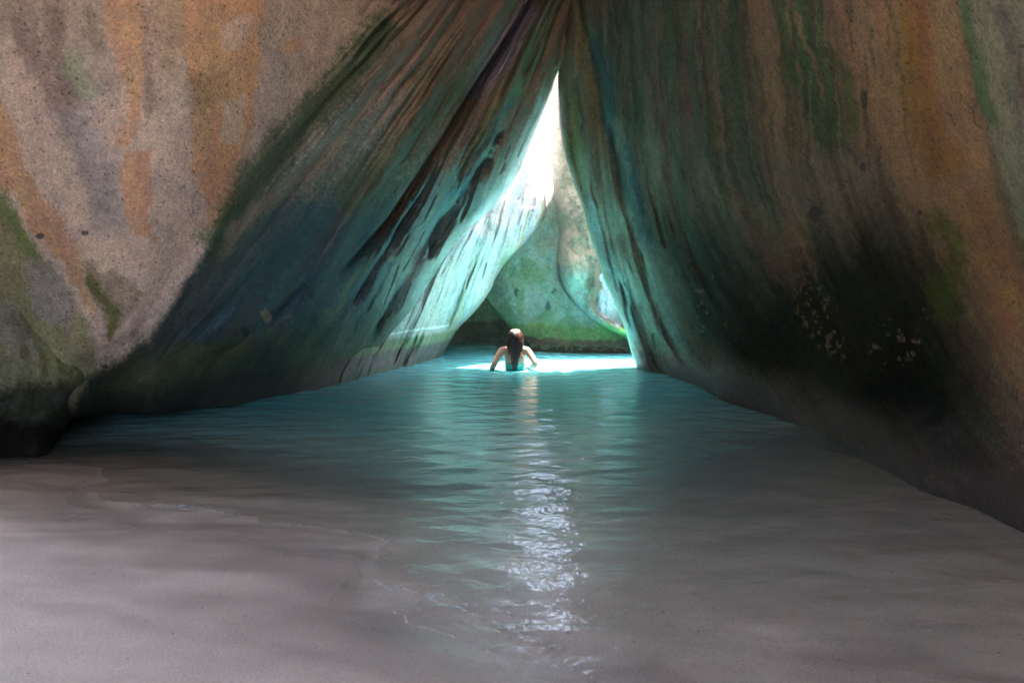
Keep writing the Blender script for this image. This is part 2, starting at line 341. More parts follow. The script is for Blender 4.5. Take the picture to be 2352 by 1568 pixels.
    P.mix(stroke(x, y, [(900, 40), (845, 110), (760, 215), (670, 310), (590, 410), (535, 500), (480, 590)], 40, 50, .05), DGREEN, .88)
    P.mix(stroke(x, y, [(1000, 0), (940, 110), (860, 230), (760, 340), (660, 430), (570, 510), (500, 600)], 15, 26, .08), (.33, .24, .19), .75)
    P.mix(w * stroke(x, y, [(1080, 130), (980, 280), (880, 400), (760, 470)], 60, 90), (.10, .13, .06), .75)
    P.mix(w * stroke(x, y, [(1100, 40), (1000, 190), (900, 310)], 26, 40), (.26, .16, .11), .6)
    P.mix(stroke(x, y, [(1160, 110), (1060, 260), (1000, 350), (930, 460), (860, 560)], 14, 20), (.24, .17, .12), .7)
    # slab right of the crack
    d, s, p = seg_dist(x, y, CRACK); rt = sstep(20, 60, -d * s) * sstep(1.3, .9, r + .0 * x) ; 
    P.mix(rt * sstep(-.1, .3, n), (.27, .25, .16), .7)
    P.mix(rt * sstep(0, .35, fbm(th * 20, r * 2, 4, 121)), (.22, .25, .23), .8)
    P.mix(rt * sstep(.05, .35, fbm(th * 24, r * 2, 4, 131)), (.14, .22, .10), .75)
    P.mix(stroke(x, y, [(1235, 0), (1195, 70), (1130, 160), (1085, 230)], 22, 36), (.30, .28, .40), .8)
    P.mix(stroke(x, y, [(1270, 190), (1200, 340), (1110, 490), (1000, 650)], 22, 40), (.42, .40, .33), .6)
    P.mix(stroke(x, y, [(1040, 500), (960, 600), (890, 720)], 60, 90), (.34, .42, .38), .5)  # wash of light from the gap, painted pale into the slab
    for g, wd, dp in HOLLOWS: P.mix(stroke(x, y, g, wd, wd * 1.2), (.07, .13, .155), .6)  # hollows tinted dark blue: bounced water light put into their colour
    P.mix(stroke(x, y, [(1255, 230), (1205, 345), (1130, 470), (1040, 600)], 16, 30, .05), (.50, .52, .52), .6)
    # foot of the stone
    P.mix(w * sstep(760, 830, y + (x - 300) * .12), (.10, .115, .055), .65)
    P.mix(w * stroke(x, y, [(215, 905), (330, 860), (450, 830), (600, 800)], 26, 50), (.16, .18, .07), .6)
    for (cx, cy_, ra, rb) in [(195, 535, 9, 6), (92, 542, 10, 7), (242, 842, 8, 5), (715, 677, 9, 11), (563, 762, 9, 12)]:
        P.mix(sstep(1.15, .8, np.hypot((px - cx) / ra, (py - cy_) / rb)), (.05, .045, .05), .85)
    P.mix(sstep(1.2, .6, np.hypot((x - 612) / 14, (y - 725) / 16)), (.42, .3, .18), .8)
    waterband(P, co, .30, .8, (.09, .065, .045))
    P.k = .15 + .85 * w; P.damp(w * .35); P.damp(stroke(x, y, [(1180, 0), (1000, 60), (900, 150)], 60, 80) * .8)
    return P
rowsA = np.concatenate([np.linspace(-700, -60, 60), np.arange(-55, 1010, 2.4), np.linspace(1015, 1200, 12)])
boulder('boulder', rowsA, lambda p: p * 0 - 500., A_R, A_depth, A_paint, A_flow, 0.8, M_ROCK, 700, relief=A_relief, sides='r', round_px=34, round_d=.55, back_in=1.0, extra=lobes([((.2, 2.8, 6.6), (6.5, 6.0, 2.6)), ((-6.4, -4.2, 2.6), (4.9, 4.6, 5.2))]),  # roof and rear lobes are unseen, added to hold sky light out
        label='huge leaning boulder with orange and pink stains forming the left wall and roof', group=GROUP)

# ---- small mossy boulder at the far left foot ----------------------
B_D = TPS([(-560, 600, 3.2), (-560, 900, 3.0), (-560, 1150, 3.3), (-200, 600, 4.0), (0, 640, 4.35), (100, 740, 4.3), (180, 830, 4.3), (205, 880, 4.38), (0, 800, 4.0), (80, 850, 4.05), (0, 920, 3.95), (120, 940, 4.25), (-200, 900, 3.3), gy(0, 1043), gy(90, 1040), (150, 990, 4.7), (-200, 1060, 3.9), (0, 1150, 4.3), (100, 1150, 4.4)])
B_R = curve([(560, -60), (620, 20), (700, 90), (760, 158), (800, 195), (850, 217), (890, 210), (940, 172), (990, 145), (1030, 120), (1150, 110)])
def B_paint(px, py, co, U):
    x, y = warp(px, py, U); P = Paint(px, py, (.20, .20, .11))
    P.mix(sstep(-.1, .4, fbm((x - y * .45) / 22, y / 260, 4, 141)), (.10, .13, .035), .8)
    P.mix(sstep(.05, .4, fbm((x - y * .45) / 40, y / 300, 4, 151)), (.27, .24, .2), .6)
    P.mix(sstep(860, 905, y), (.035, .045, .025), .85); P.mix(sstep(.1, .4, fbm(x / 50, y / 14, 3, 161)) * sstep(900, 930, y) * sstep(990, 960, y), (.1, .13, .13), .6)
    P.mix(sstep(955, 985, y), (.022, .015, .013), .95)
    return P
boulder('boulder', np.arange(570, 1150, 3.0), lambda p: p * 0 - 560., B_R, lambda a, b: B_D(a, b), B_paint, lambda a, b: np.stack([(a - b * .45) / 1000, b / 1000], -1), 1.2, M_ROCK_SOFT, 240, relief=lambda a, b, U: fbm(a / 90, b / 120, 4, 171) * .07, sides='r', round_px=45, round_d=.25,
        label='low moss green boulder with a dark foot at the left edge of the sand', group=GROUP)

# ---- right boulder --------------------------------------------------
C_D = TPS([(1300, -700, 7.3), (1300, -200, 8.3), (1300, 0, 8.5), (1290, 150, 8.7), (1295, 340, 8.8), (1345, 480, 8.9), (1375, 590, 9.0), (1430, 740, 9.05), gy(1468, 851), (1500, 950, 9.0),
           (1360, 0, 7.9), (1400, 200, 7.9), (1430, 350, 8.0), (1480, 550, 8.15), (1530, 700, 8.2), (1560, 800, 8.05), (1420, 540, 8.75), (1480, 700, 8.8), (1500, 780, 8.75),
           (1500, 0, 6.0), (1530, 300, 6.6), (1600, 600, 7.2), (1620, 780, 7.1), gy(1640, 914), (1640, 1050, 7.0),
           (1700, 0, 4.3), (1750, 300, 4.9), (1800, 600, 5.6), (1800, 850, 5.75), gy(1900, 1001), (1900, 1150, 5.0),
           (2000, 0, 3.0), (2050, 300, 3.5), (2100, 600, 4.1), (2100, 900, 4.4), gy(2110, 1105), (2110, 1250, 4.0),
           (2352, 0, 2.15), (2352, 400, 2.55), (2352, 800, 3.2), gy(2352, 1205), (2352, 1350, 3.1), (2352, -300, 1.9), (2352, -700, 1.7),
           (3100, 0, 1.45), (3100, 600, 1.6), (3100, 1300, 1.9), (1700, -300, 3.8), (1700, -700, 3.2), (2900, -700, 1.2)], 1e-5)
C_L = curve([(-800, 1308), (0, 1300), (60, 1296), (110, 1286), (170, 1282), (260, 1284), (340, 1290), (420, 1315), (480, 1340), (560, 1360), (640, 1388), (740, 1430), (800, 1447), (855, 1467), (930, 1500), (1300, 1600)])
RIDGE = [(1340, -200), (1350, 0), (1385, 150), (1405, 250), (1440, 380), (1475, 520), (1520, 660), (1580, 800), (1640, 900)]
def C_u(px, py): return px - (45 * np.clip(py, -800, 2000) / 500 + 190 * np.clip((py - 350) / 500, 0, 3) ** 1.5) * np.clip((px - 1250) / 500, .55, 1)
def C_flow(px, py): return np.stack([C_u(px, py) / 1000 * 1.0, py / 1000 + .15 * px / 1000], -1)
def C_depth(px, py):
    d, s, p = seg_dist(px, py, RIDGE); sl = d * s
    g = .20 * np.exp(-((sl - 20) / 20) ** 2)
    return C_D(px, py) + np.where(np.abs(sl) < 90, g, 0)
CRACKS = [[(2080, -20), (2094, 5), (2111, 25)], [(2170, 250), (2184, 262), (2197, 285)], [(1947, 322), (1956, 342), (1969, 356), (1966, 392)], [(2212, 235), (2236, 250), (2240, 280), (2256, 294)], [(1850, 452), (1866, 462), (1878, 482)]]
def C_relief(px, py, U):
    u = U[..., 0]; v = U[..., 1]; lf = sstep(1900, 1400, px); sc = C_D(px, py) / 7
    st = fbm(u * 26, v * 2.0, 5, 201) * (.035 + .11 * lf) + fbm(u * 8, v * 1.0, 3, 211) * .16
    st += -np.abs(fbm(u * 18, v * 1.4, 4, 221)) * .10 * (lf * .8 + .2) + pits(u, v, 40, 8, .34, 231) * .05 * lf
    for g in CRACKS: st = st + .02 * (1 - sstep(1, 4, seg_dist(px, py, g)[0]))
    return st * np.clip(sc, .45, 1.2)
def C_paint(px, py, co, U):
    x, y = warp(px, py, U, 11); u = C_u(x, y); v = y; P = Paint(px, py, (.19, .135, .09))
    P.mix(sstep(-.15, .35, fbm(u / 34, v / 420, 4, 241)), (.13, .12, .08), .7)
    P.mix(sstep(.0, .35, fbm(u / 28, v / 380, 4, 251)) * sstep(1850, 1600, x), (.13, .16, .10), .75)
    P.mix(sstep(.1, .4, fbm(u / 22, v / 300, 4, 261)) * sstep(1800, 1550, x), (.22, .12, .08), .7)
    # left strip that faces the gap; its blue-green light is put into the colour
    d, s, p = seg_dist(x, y, RIDGE); lt = sstep(-12, 25, d * s)
    P.mix(lt, (.20, .20, .13), .8); P.mix(lt * sstep(-.1, .3, fbm(u / 16, v / 260, 4, 271)), (.19, .22, .16), .8)
    P.mix(lt * sstep(.1, .4, fbm(u / 12, v / 240, 3, 281)), (.14, .22, .07), .7)
    P.mix(lt * sstep(300, 600, y), (.22, .25, .21), .55)
    P.mix(stroke(x, y, [(1365, 60), (1400, 240), (1450, 420), (1500, 600)], 22, 26), (.05, .105, .115), .85)
    P.mix(stroke(x, y, [(1345, 430), (1380, 540), (1440, 700), (1470, 800)], 12, 20), (.20, .36, .36), .6)
    # broad streaks
    P.mix(stroke(x, y, [(1680, -60), (1690, 150), (1710, 260), (1730, 400), (1790, 520), (1840, 640)], 13, 22, .03), (.06, .11, .07), .8)
    P.mix(stroke(x, y, [(1745, -60), (1755, 120), (1775, 260), (1790, 400), (1830, 520)], 30, 40, .05), (.30, .185, .12), .75)
    P.mix(poly(x, y, [(1768, -60), (1885, -60), (1905, 100), (1925, 200), (1940, 260), (1960, 340), (1930, 380), (1880, 340), (1850, 260), (1800, 170), (1780, 60)], 9), (.06, .12, .06), .8)
    P.mix(stroke(x, y, [(1812, 0), (1835, 60), (1870, 160), (1895, 230)], 5, 8), (.28, .17, .11), .75)
    P.mix(stroke(x, y, [(1930, 130), (1960, 230), (1975, 310)], 12, 16), (.08, .13, .05), .7)
    P.mix(poly(x, y, [(1920, -60), (2180, -60), (2235, 180), (2290, 420), (2350, 640), (2700, 900), (2700, 1400), (2200, 700), (2060, 500), (2000, 300), (1950, 120)], 22), (.33, .205, .115), .85)
    P.mix(stroke(x, y, [(2085, -60), (2100, 150), (2130, 300), (2200, 430)], 40, 60), (.26, .135, .04), .8)
    P.mix(stroke(x, y, [(2210, 420), (2290, 620), (2352, 800)], 50, 80), (.30, .16, .07), .6)
    P.mix(poly(x, y, [(1800, 380), (1960, 330), (2040, 400), (2100, 560), (1960, 620), (1840, 560)], 40), (.20, .18, .145), .7)
    P.mix(poly(x, y, [(1780, 520), (1850, 500), (1880, 640), (1840, 700)], 14), (.30, .17, .11), .6)
    P.mix(poly(x, y, [(2190, -100), (2900, -100), (2900, 900), (2352, 560), (2290, 370), (2240, 190)], 8), (.24, .25, .17), .9)
    P.mix(stroke(x, y, [(2205, -60), (2225, 80), (2255, 200), (2285, 290)], 15, 16, .04), (.10, .18, .08), .8)
    P.mix(stroke(x, y, [(2290, -20), (2330, 120), (2360, 300), (2400, 500)], 22, 40), (.13, .115, .10), .7)
    up = sstep(620, 380, y) * sstep(2180, 2080, u + 60)
    P.mix(up * sstep(.12, .34, fbm(u / 15, v / 330, 3, 343)), (.085, .075, .05), .55)
    P.mix(up * sstep(.18, .4, fbm(u / 19, v / 360, 3, 353)) * sstep(1950, 1500, x), (.07, .12, .065), .6)
    P.mix(up * sstep(.2, .4, fbm(u / 11, v / 300, 3, 363)), (.30, .22, .16), .4)
    # dark wet algae, its black also holding the low light there, and its pale chips
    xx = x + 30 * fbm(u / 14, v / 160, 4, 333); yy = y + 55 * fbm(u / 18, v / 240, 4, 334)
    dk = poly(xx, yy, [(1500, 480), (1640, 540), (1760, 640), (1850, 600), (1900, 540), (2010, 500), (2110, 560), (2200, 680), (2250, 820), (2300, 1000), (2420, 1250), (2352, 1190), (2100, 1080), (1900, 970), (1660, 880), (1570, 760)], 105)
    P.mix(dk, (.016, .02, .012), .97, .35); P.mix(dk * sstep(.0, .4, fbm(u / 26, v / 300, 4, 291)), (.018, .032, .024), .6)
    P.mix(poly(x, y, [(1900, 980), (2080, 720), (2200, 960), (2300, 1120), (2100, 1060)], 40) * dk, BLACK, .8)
    P.mix(stroke(x, y, [(2130, 620), (2180, 720), (2200, 560), (2120, 480)], 24, 50) , (.07, .10, .02), .7)
    chips = sstep(.26, .38, fbm(px / 7, py / 11, 3, 301)) * poly(px, py, [(1820, 640), (1870, 600), (1930, 720), (1945, 830), (1880, 800), (1830, 720)], 14)
    chips = np.maximum(chips, sstep(.44, .5, fbm(px / 11, py / 13, 3, 311)) * poly(px, py, [(2000, 760), (2120, 700), (2160, 780), (2080, 840), (2000, 840)], 14))
    chips = np.maximum(chips, sstep(.48, .54, fbm(px / 11, py / 13, 3, 321)) * poly(px, py, [(1600, 600), (1660, 600), (1680, 800), (1600, 800)], 14))
    P.mix(chips, (.19, .14, .10), .75)
    for g in CRACKS: P.mix(stroke(x * .5 + px * .5, y * .5 + py * .5, g, 1.3, 2.5), (.05, .04, .03), .6)
    for (cx, cy_, ra, rb) in [(1873, 492, 14, 18), (1982, 385, 7, 10), (2113, 488, 6, 7), (1985, 230, 8, 22)]:
        P.mix(sstep(1.2, .8, np.hypot((px - cx) / ra, (py - cy_) / rb)), (.06, .062, .06), .85)
    waterband(P, co, .27, .92, (.046, .031, .025), .10)
    P.k = .45 + .55 * sstep(1900, 1500, x); P.damp(lt * .3)
    return P
rowsC = np.concatenate([np.linspace(-700, -60, 60), np.arange(-55, 1300, 2.5), np.linspace(1310, 1400, 6)])
boulder('boulder', rowsC, C_L, lambda p: p * 0 + 3100., C_depth, C_paint, C_flow, 2.6, M_ROCK, 640, relief=C_relief, sides='l', round_px=26, round_d=.35, edge_noise=3, back_in=.8, extra=lobes([((4.7, -1.4, 2.4), (3.3, 2.9, 4.4))]),  # rear lobe is unseen, added to shade the sand on the right
        label='huge dark boulder with green and brown vertical streaks forming the right wall', group=GROUP)

# ---- sunlit slab behind the left boulder ----------------------------
Hd = TPS([(780, 500, 9.2), (900, 300, 10), (1100, 250, 10.4), (1215, 350, 11.0), (1240, 400, 11.05), (1258, 460, 11.1), (1210, 560, 11.2), (1150, 620, 11.1), (1120, 680, 11.0), (1040, 765, 10.8),
          gy(1015, 822), gy(900, 851), gy(790, 879), (1100, 450, 9.9), (1100, 550, 9.9), (1000, 600, 9.3), (950, 700, 9.1), (900, 790, 9.0), (980, 780, 9.8), (850, 700, 8.6), (1180, 450, 10.6), (1000, 950, 10.5), (800, 950, 8)], 1e-5)
H_R = curve([(225, 1080), (300, 1150), (342, 1206), (380, 1228), (420, 1246), (462, 1259), (500, 1250), (530, 1232), (565, 1205), (600, 1165), (630, 1142), (680, 1122), (720, 1085), (760, 1045), (790, 1030), (822, 1016), (860, 1000), (1000, 990)])
def H_paint(px, py, co, U):
    x, y = warp(px, py, U, 8); th, r = polar(x, y); P = Paint(px, py, (.46, .42, .37))
    P.mix(sstep(640, 480, y), (.42, .38, .44), .8)  # lilac sky light put into the colour of the upper face
    P.mix(sstep(-.1, .3, fbm(th * 24, r * 2.5, 4, 401)), (.33, .37, .36), .7); P.mix(sstep(.1, .4, fbm(th * 30, r * 3, 4, 411)), (.46, .38, .22), .7)
    P.mix(sstep(.1, .4, fbm(th * 20, r * 3, 4, 421)) * sstep(500, 650, y), (.2, .33, .13), .6)
    z = co[..., 2] + .02 * fbm(px / 30, py / 30, 3, 431)
    P.mix(sstep(.45, .38, z), (.17, .24, .10), .75); P.mix(sstep(.30, .22, z), (.15, .12, .12), .8); P.mix(sstep(.12, .05, z), (.12, .15, .09), .7)
    P.mix(stroke(px, py + 2.5 * fbm(px / 12, py / 12, 2, 441), [(828, 776), (880, 769), (940, 760), (1000, 751), (1035, 746)], 2.6, 2.5, .1), (.75, .76, .70), .9)
    P.damp(sstep(.4, .1, z) * .6); return P
def H_relief(px, py, U):
    u = U[..., 0]; v = U[..., 1]
    return fbm(u * 30, v * 3.5, 5, 451) * .2 + pits(u, v, 50, 14, .35, 461) * .05 + fbm(px / 26, py / 30, 4, 471) * .05 * sstep(700, 500, py)
boulder('boulder', np.arange(230, 1100, 2.4), lambda p: p * 0 + 740., H_R, lambda a, b: Hd(a, b), H_paint, A_flow, 3.6, M_ROCK, 260, relief=H_relief, sides='r', round_px=30, round_d=.6, edge_noise=6,
        label='pale sunlit leaning slab with a chalky tide line behind the left wall', group=GROUP)

# ---- hanging boulder in the gap -------------------------------------
E_D = TPS([(1265, 100, 11.6), (1262, 230, 11.5), (1268, 400, 11.4), (1285, 530, 11.3), (1278, 600, 11.2), (1290, 660, 11.2), (1350, 730, 11.1), (1440, 778, 11.1), (1340, 500, 11.0), (1340, 620, 10.9), (1400, 640, 11.0), (1400, 720, 11.0), (1440, 600, 11.1), (1600, 400, 11.6), (1600, 800, 11.6), (1400, 100, 11.6)])
E_L = curve([(-40, 1300), (120, 1290), (180, 1274), (230, 1262), (300, 1263), (400, 1266), (450, 1272), (530, 1285), (570, 1281), (610, 1277), (640, 1282), (670, 1294), (700, 1320), (725, 1346), (745, 1372), (760, 1398), (772, 1424), (782, 1456)])
def E_paint(px, py, co, U):
    x, y = warp(px, py, U, 8); P = Paint(px, py, (.22, .21, .165))
    P.mix(sstep(-.1, .35, fbm(x / 26, y / 60, 4, 501)), (.21, .23, .17), .5); P.mix(sstep(420, 260, y), (.27, .235, .18), .7)
    P.mix(sstep(580, 680, y), (.26, .28, .25), .7); P.mix(sstep(730, 755, y), (.17, .30, .06), .8)
    P.mix(poly(x, y, [(1385, 560), (1420, 560), (1450, 760), (1400, 748), (1345, 700), (1340, 650), (1365, 610)], 6), (.11, .09, .055), .85)
    P.mix(poly(x, y, [(1392, 570), (1430, 570), (1440, 755), (1410, 742), (1375, 718), (1368, 690), (1380, 660), (1378, 625)], 5), (.40, .39, .44), .95)  # brightness of the lit facet put into a paler colour
    P.mix(stroke(px, py, [(1283, 600), (1286, 640), (1300, 672), (1325, 706)], 3, 4), (.06, .05, .04), .6)
    return P
def E_relief(px, py, U):
    p = poly(px, py, [(1388, 570), (1430, 570), (1440, 755), (1410, 742), (1370, 718), (1362, 690), (1374, 660), (1372, 625)], 8)
    return fbm(px / 40, py / 60, 5, 511) * .14 + .25 * p
boulder('boulder', np.arange(-40, 781, 2.2), E_L, lambda p: p * 0 + 1640., lambda a, b: E_D(a, b), E_paint, lambda a, b: np.stack([(a + .25 * b) / 1000, b / 1000], -1), 2.0, M_ROCK_SOFT, 170, relief=E_relief, sides='l', round_px=30, round_d=.5, edge_noise=3,
        label='grey green boulder hanging in the gap with a pale lilac patch low on its face', group=GROUP)

# ---- back wall -------------------------------------------------------
G_D = TPS([(1115, 690, 12.2), (1220, 806, 11.95), gy(1240, 808), gy(1460, 811), (1180, 600, 11.9), (1260, 480, 11.75), (1300, 600, 11.75), (1450, 600, 11.8), (1250, 700, 11.85), (1180, 690, 11.95), (1400, 950, 11.7), (1250, 350, 11.6), (1500, 300, 11.6)])
G_L = curve([(380, 1292), (430, 1272), (470, 1256), (505, 1225), (560, 1150), (620, 1100), (660, 1090), (690, 1114), (752, 1170), (806, 1222), (900, 1260)])
def G_paint(px, py, co, U):
    x, y = warp(px, py, U, 7); P = Paint(px, py, (.27, .30, .26)); z = co[..., 2]
    P.mix(sstep(-.1, .35, fbm(x / 30, y / 55, 4, 601)), (.15, .22, .11), .75); P.mix(sstep(.1, .4, fbm(x / 26, y / 46, 4, 611)), (.27, .27, .19), .6)
    P.mix(sstep(1180, 1110, x), (.11, .15, .055), .6)
    zz = z + .07 * fbm(px / 24, py / 40, 4, 621)
    P.mix(sstep(.62, .5, zz), (.19, .27, .17), .7); P.mix(sstep(.50, .44, zz), (.17, .23, .07), .8); P.mix(sstep(.27, .22, zz), (.15, .095, .075), .95)
    P.mix(sstep(.15, .08, zz), (.07, .045, .04), .8); P.mix(sstep(.0, .3, fbm(px / 7, py / 4, 2, 631)) * sstep(.03, .05, z) * sstep(.15, .11, z), (.16, .25, .18), .5)
    for (cx, cy_, ra, rb) in [(1187, 673, 5, 8), (1259, 701, 7, 12), (1271, 668, 3, 3), (1190, 664, 4, 3)]:
        P.mix(sstep(1.2, .8, np.hypot((x - cx) / ra, (y - cy_) / rb)), (.05, .07, .07), .85)
    P.mix(stroke(px, py, [(1113, 688), (1172, 752), (1225, 808)], 1.6, 2, 0), (.36, .42, .38), .5)
    return P
boulder('boulder', np.concatenate([np.arange(385, 900, 2.4)]), G_L, lambda p: p * 0 + 1700., lambda a, b: G_D(a, b), G_paint, lambda a, b: np.stack([a / 1000, b / 1000], -1), 1.5, M_ROCK_SOFT, 240, relief=lambda a, b, U: fbm(a / 60, b / 60, 5, 641) * .08, sides='l', round_px=8, round_d=.25, edge_noise=2,
        label='grey green boulder across the back of the pool with a bright green tide band', group=GROUP)
G2_D = TPS([(950, 400, 12.9), (1300, 400, 13.0), gy(1000, 787), gy(1200, 789), (1300, 830, 13.6), (1000, 900, 13.7), (1100, 690, 13.6), (1000, 600, 13.3)])
def G2_paint(px, py, co, U):
    P = Paint(px, py, (.32, .38, .24)); z = co[..., 2] + .05 * fbm(px / 24, py / 30, 4, 651)
    P.mix(sstep(-.1, .35, fbm(px / 26, py / 40, 4, 661)), (.28, .31, .24), .6); P.mix(sstep(.5, .42, z), (.16, .15, .13), .8); P.mix(sstep(.03, .0, z), (.16, .11, .03), .6)
    return P
boulder('boulder', np.arange(520, 900, 3.), lambda p: p * 0 + 850., lambda p: p * 0 + 1330., lambda a, b: G2_D(a, b), G2_paint, lambda a, b: np.stack([a / 1000, b / 1000], -1), 1.5, M_ROCK_SOFT, 140, relief=lambda a, b, U: fbm(a / 50, b / 50, 5, 671) * .12, sides='lr',
        label='dim dark green boulder low at the back, left of the pale slanting edge', group=GROUP)

# ------------------------------------------------------------------ sand and water
def gp(px, py): a, yy, zz = ray(px, py); t = CAMH / -zz; return float(a * t), float(yy * t)
shore = [(-300, 1062), (0, 1068), (120, 1070), (215, 1080), (180, 1125), (330, 1180), (560, 1195), (800, 1290), (820, 1380), (1000, 1460), (1240, 1512), (1330, 1530), (1500, 1525), (1800, 1560), (2352, 1600), (2900, 1700)]
sp = []
for q in shore: sp.append(gp(*q) + (0.0,))
def K(x, y, z): return (x, y, z)
sp += [K(-6, 6, -.25), K(-2.2, 4.9, -.14), K(0, 3.2, -.05), K(1.5, 3.2, -.03), K(2.2, 3.5, -.035), K(0, 4.5, -.20), K(1.5, 5, -.15), K(2.2, 5, -.10), K(1.9, 6, -.25), K(-2, 6.0, -.35), K(0, 6.2, -.45), K(1.7, 7.2, -.45), K(-2, 8, -.8), K(0, 8, -.85), K(0, 9, -1.1), K(0, 11, -1.2), K(-1.5, 10, -1.15), K(2, 11, -1.2), K(0, 14, -1.2), K(-6, 12, -1.2), K(6, 12, -1.2), K(6, 6, -.5),
       K(-4, 3.0, .10), K(-2, 2.0, .075), K(-1, 1.6, .05), K(0.2, 1.3, .05), K(2, 1.2, .05), K(0, 0, .13), K(-4, 0, .2), K(4, 0, .15), K(0, -6, .5), K(-8, -4, .5), K(8, -4, .5), K(4, 3, 0)]
SAND = TPS([(a * 100, b * 100, c) for a, b, c in sp], 1e-5)
LEDGES = [([(-40, 1252), (140, 1240), (290, 1232)], .006), ([(90, 1345), (230, 1315), (330, 1330), (450, 1305)], .008), ([(430, 1395), (540, 1350), (640, 1325)], .006), ([(700, 1400), (790, 1360), (840, 1310), (905, 1255)], .006),
    ([(735, 1370), (815, 1325), (880, 1262)], .004), ([(860, 1440), (1000, 1400), (1120, 1440), (1240, 1500), (1340, 1535)], .009), ([(1370, 1385), (1480, 1372), (1580, 1330), (1700, 1295)], .006), ([(1300, 1350), (1420, 1345), (1560, 1300)], .004), ([(520, 1215), (700, 1225), (860, 1245)], .004), ([(0, 1420), (200, 1400), (420, 1440)], .007), ([(1500, 1480), (1700, 1440), (1900, 1450)], .006)]
LEDGES = [([gp(*q) for q in L_], h_) for L_, h_ in LEDGES]
def sand_z(x, y):
    z = SAND(x * 100, y * 100)
    far = sstep(9, 16, np.maximum(np.abs(x), np.abs(y - 6))); z = z * (1 - far) + far * np.where(y < 2, .5, -1.2)
    near = sstep(7, 3, y)
    z = z + near * (.014 * fbm(x * 1.3 + y * .6, y * 3.2, 3, 701) + .0035 * fbm(x * 5, y * 9, 3, 711)) + (1 - near) * .03 * fbm(x * .8, y * .8, 3, 721)
    xa = x + .05 * fbm(x * 6, y * 6, 3, 781); ya = y + .04 * fbm(x * 6, y * 8, 3, 783)
    for L_, h_ in LEDGES:
        d, sg, p = seg_dist(xa, ya, L_); k = np.sin(np.pi * np.clip(p, .01, .99)) ** .5 * np.exp(-(d / .28) ** 2)
        z = z + h_ * k * (sstep(-.025, .025, d * sg) - .5)
    return z
def axis(parts):
    o = [np.arange(a, b, s) for a, b, s in parts]; return np.unique(np.concatenate(o).round(4))
gx = np.concatenate([-np.array([200, 120, 70, 40, 25, 16, 12, 9, 7, 6]), np.arange(-5, 5, .03), np.array([5, 6, 7, 9, 12, 16, 25, 40, 70, 120, 200.])])
gyy = np.concatenate([-np.array([200, 120, 70, 40, 25, 16, 12, 9, 7, 5.5, 4, 3, 2, 1.2, .6]), np.arange(0, 1.2, .1), np.arange(1.2, 4.6, .02), np.arange(4.6, 15, .08), np.array([15, 16, 18, 22, 30, 45, 70, 120, 250.])])
def sheet(name, xs, ys, zf):
    X, Yy = np.meshgrid(xs, ys); Z = zf(X, Yy); co = np.stack([X, Yy, Z], -1).reshape(-1, 3)
    ii = np.arange(X.size).reshape(X.shape); f = np.stack([ii[:-1, :-1], ii[:-1, 1:], ii[1:, 1:], ii[1:, :-1]], -1).reshape(-1, 4)
    return X, Yy, Z, co, f
X, Yy, Z, co, f = sheet('sand', gx, gyy, sand_z)
m, n, l = nt('wet_sand'); b = n['Principled BSDF']
at = n.new('ShaderNodeAttribute'); at.attribute_name = 'wet'; tc = n.new('ShaderNodeTexCoord')
no = n.new('ShaderNodeTexNoise'); no.inputs['Scale'].default_value = 150; no.inputs['Detail'].default_value = 3; l.new(tc.outputs['Object'], no.inputs['Vector'])
no2 = n.new('ShaderNodeTexNoise'); no2.inputs['Scale'].default_value = 3.5; no2.inputs['Detail'].default_value = 6; l.new(tc.outputs['Object'], no2.inputs['Vector'])
cr = n.new('ShaderNodeMix'); cr.data_type = 'RGBA'; ct = n.new('ShaderNodeAttribute'); ct.attribute_name = 'stain'; l.new(ct.outputs['Color'], cr.inputs['A']); cr.inputs['Factor'].default_value = 0
mr = n.new('ShaderNodeMapRange'); mr.inputs[1].default_value = .3; mr.inputs[2].default_value = .7; mr.inputs[3].default_value = .82; mr.inputs[4].default_value = 1.16; l.new(no.outputs['Fac'], mr.inputs[0])
mr2 = n.new('ShaderNodeMapRange'); mr2.inputs[1].default_value = .3; mr2.inputs[2].default_value = .7; mr2.inputs[3].default_value = .88; mr2.inputs[4].default_value = 1.1; l.new(no2.outputs['Fac'], mr2.inputs[0])
mm = n.new('ShaderNodeMath'); mm.operation = 'MULTIPLY'; l.new(mr.outputs[0], mm.inputs[0]); l.new(mr2.outputs[0], mm.inputs[1])
vo = n.new('ShaderNodeTexVoronoi'); vo.inputs['Scale'].default_value = 38; l.new(tc.outputs['Object'], vo.inputs['Vector'])
wn1 = n.new('ShaderNodeTexWhiteNoise'); l.new(vo.outputs['Position'], wn1.inputs['Vector'])
g1 = n.new('ShaderNodeMath'); g1.operation = 'LESS_THAN'; g1.inputs[1].default_value = .16; l.new(vo.outputs['Distance'], g1.inputs[0])
g2 = n.new('ShaderNodeMath'); g2.operation = 'GREATER_THAN'; g2.inputs[1].default_value = .955; l.new(wn1.outputs['Value'], g2.inputs[0])
g3 = n.new('ShaderNodeMath'); g3.operation = 'MULTIPLY'; l.new(g1.outputs[0], g3.inputs[0]); l.new(g2.outputs[0], g3.inputs[1])
mx = n.new('ShaderNodeMix'); mx.data_type = 'RGBA'; mx.blend_type = 'MULTIPLY'; mx.inputs['Factor'].default_value = 1; l.new(cr.outputs['Result'], mx.inputs['A']); l.new(mm.outputs[0], mx.inputs['B'])
mx2 = n.new('ShaderNodeMix'); mx2.data_type = 'RGBA'; mx2.inputs['B'].default_value = (.14, .12, .12, 1); l.new(g3.outputs[0], mx2.inputs['Factor']); l.new(mx.outputs['Result'], mx2.inputs['A'])
l.new(mx2.outputs['Result'], b.inputs['Base Color'])
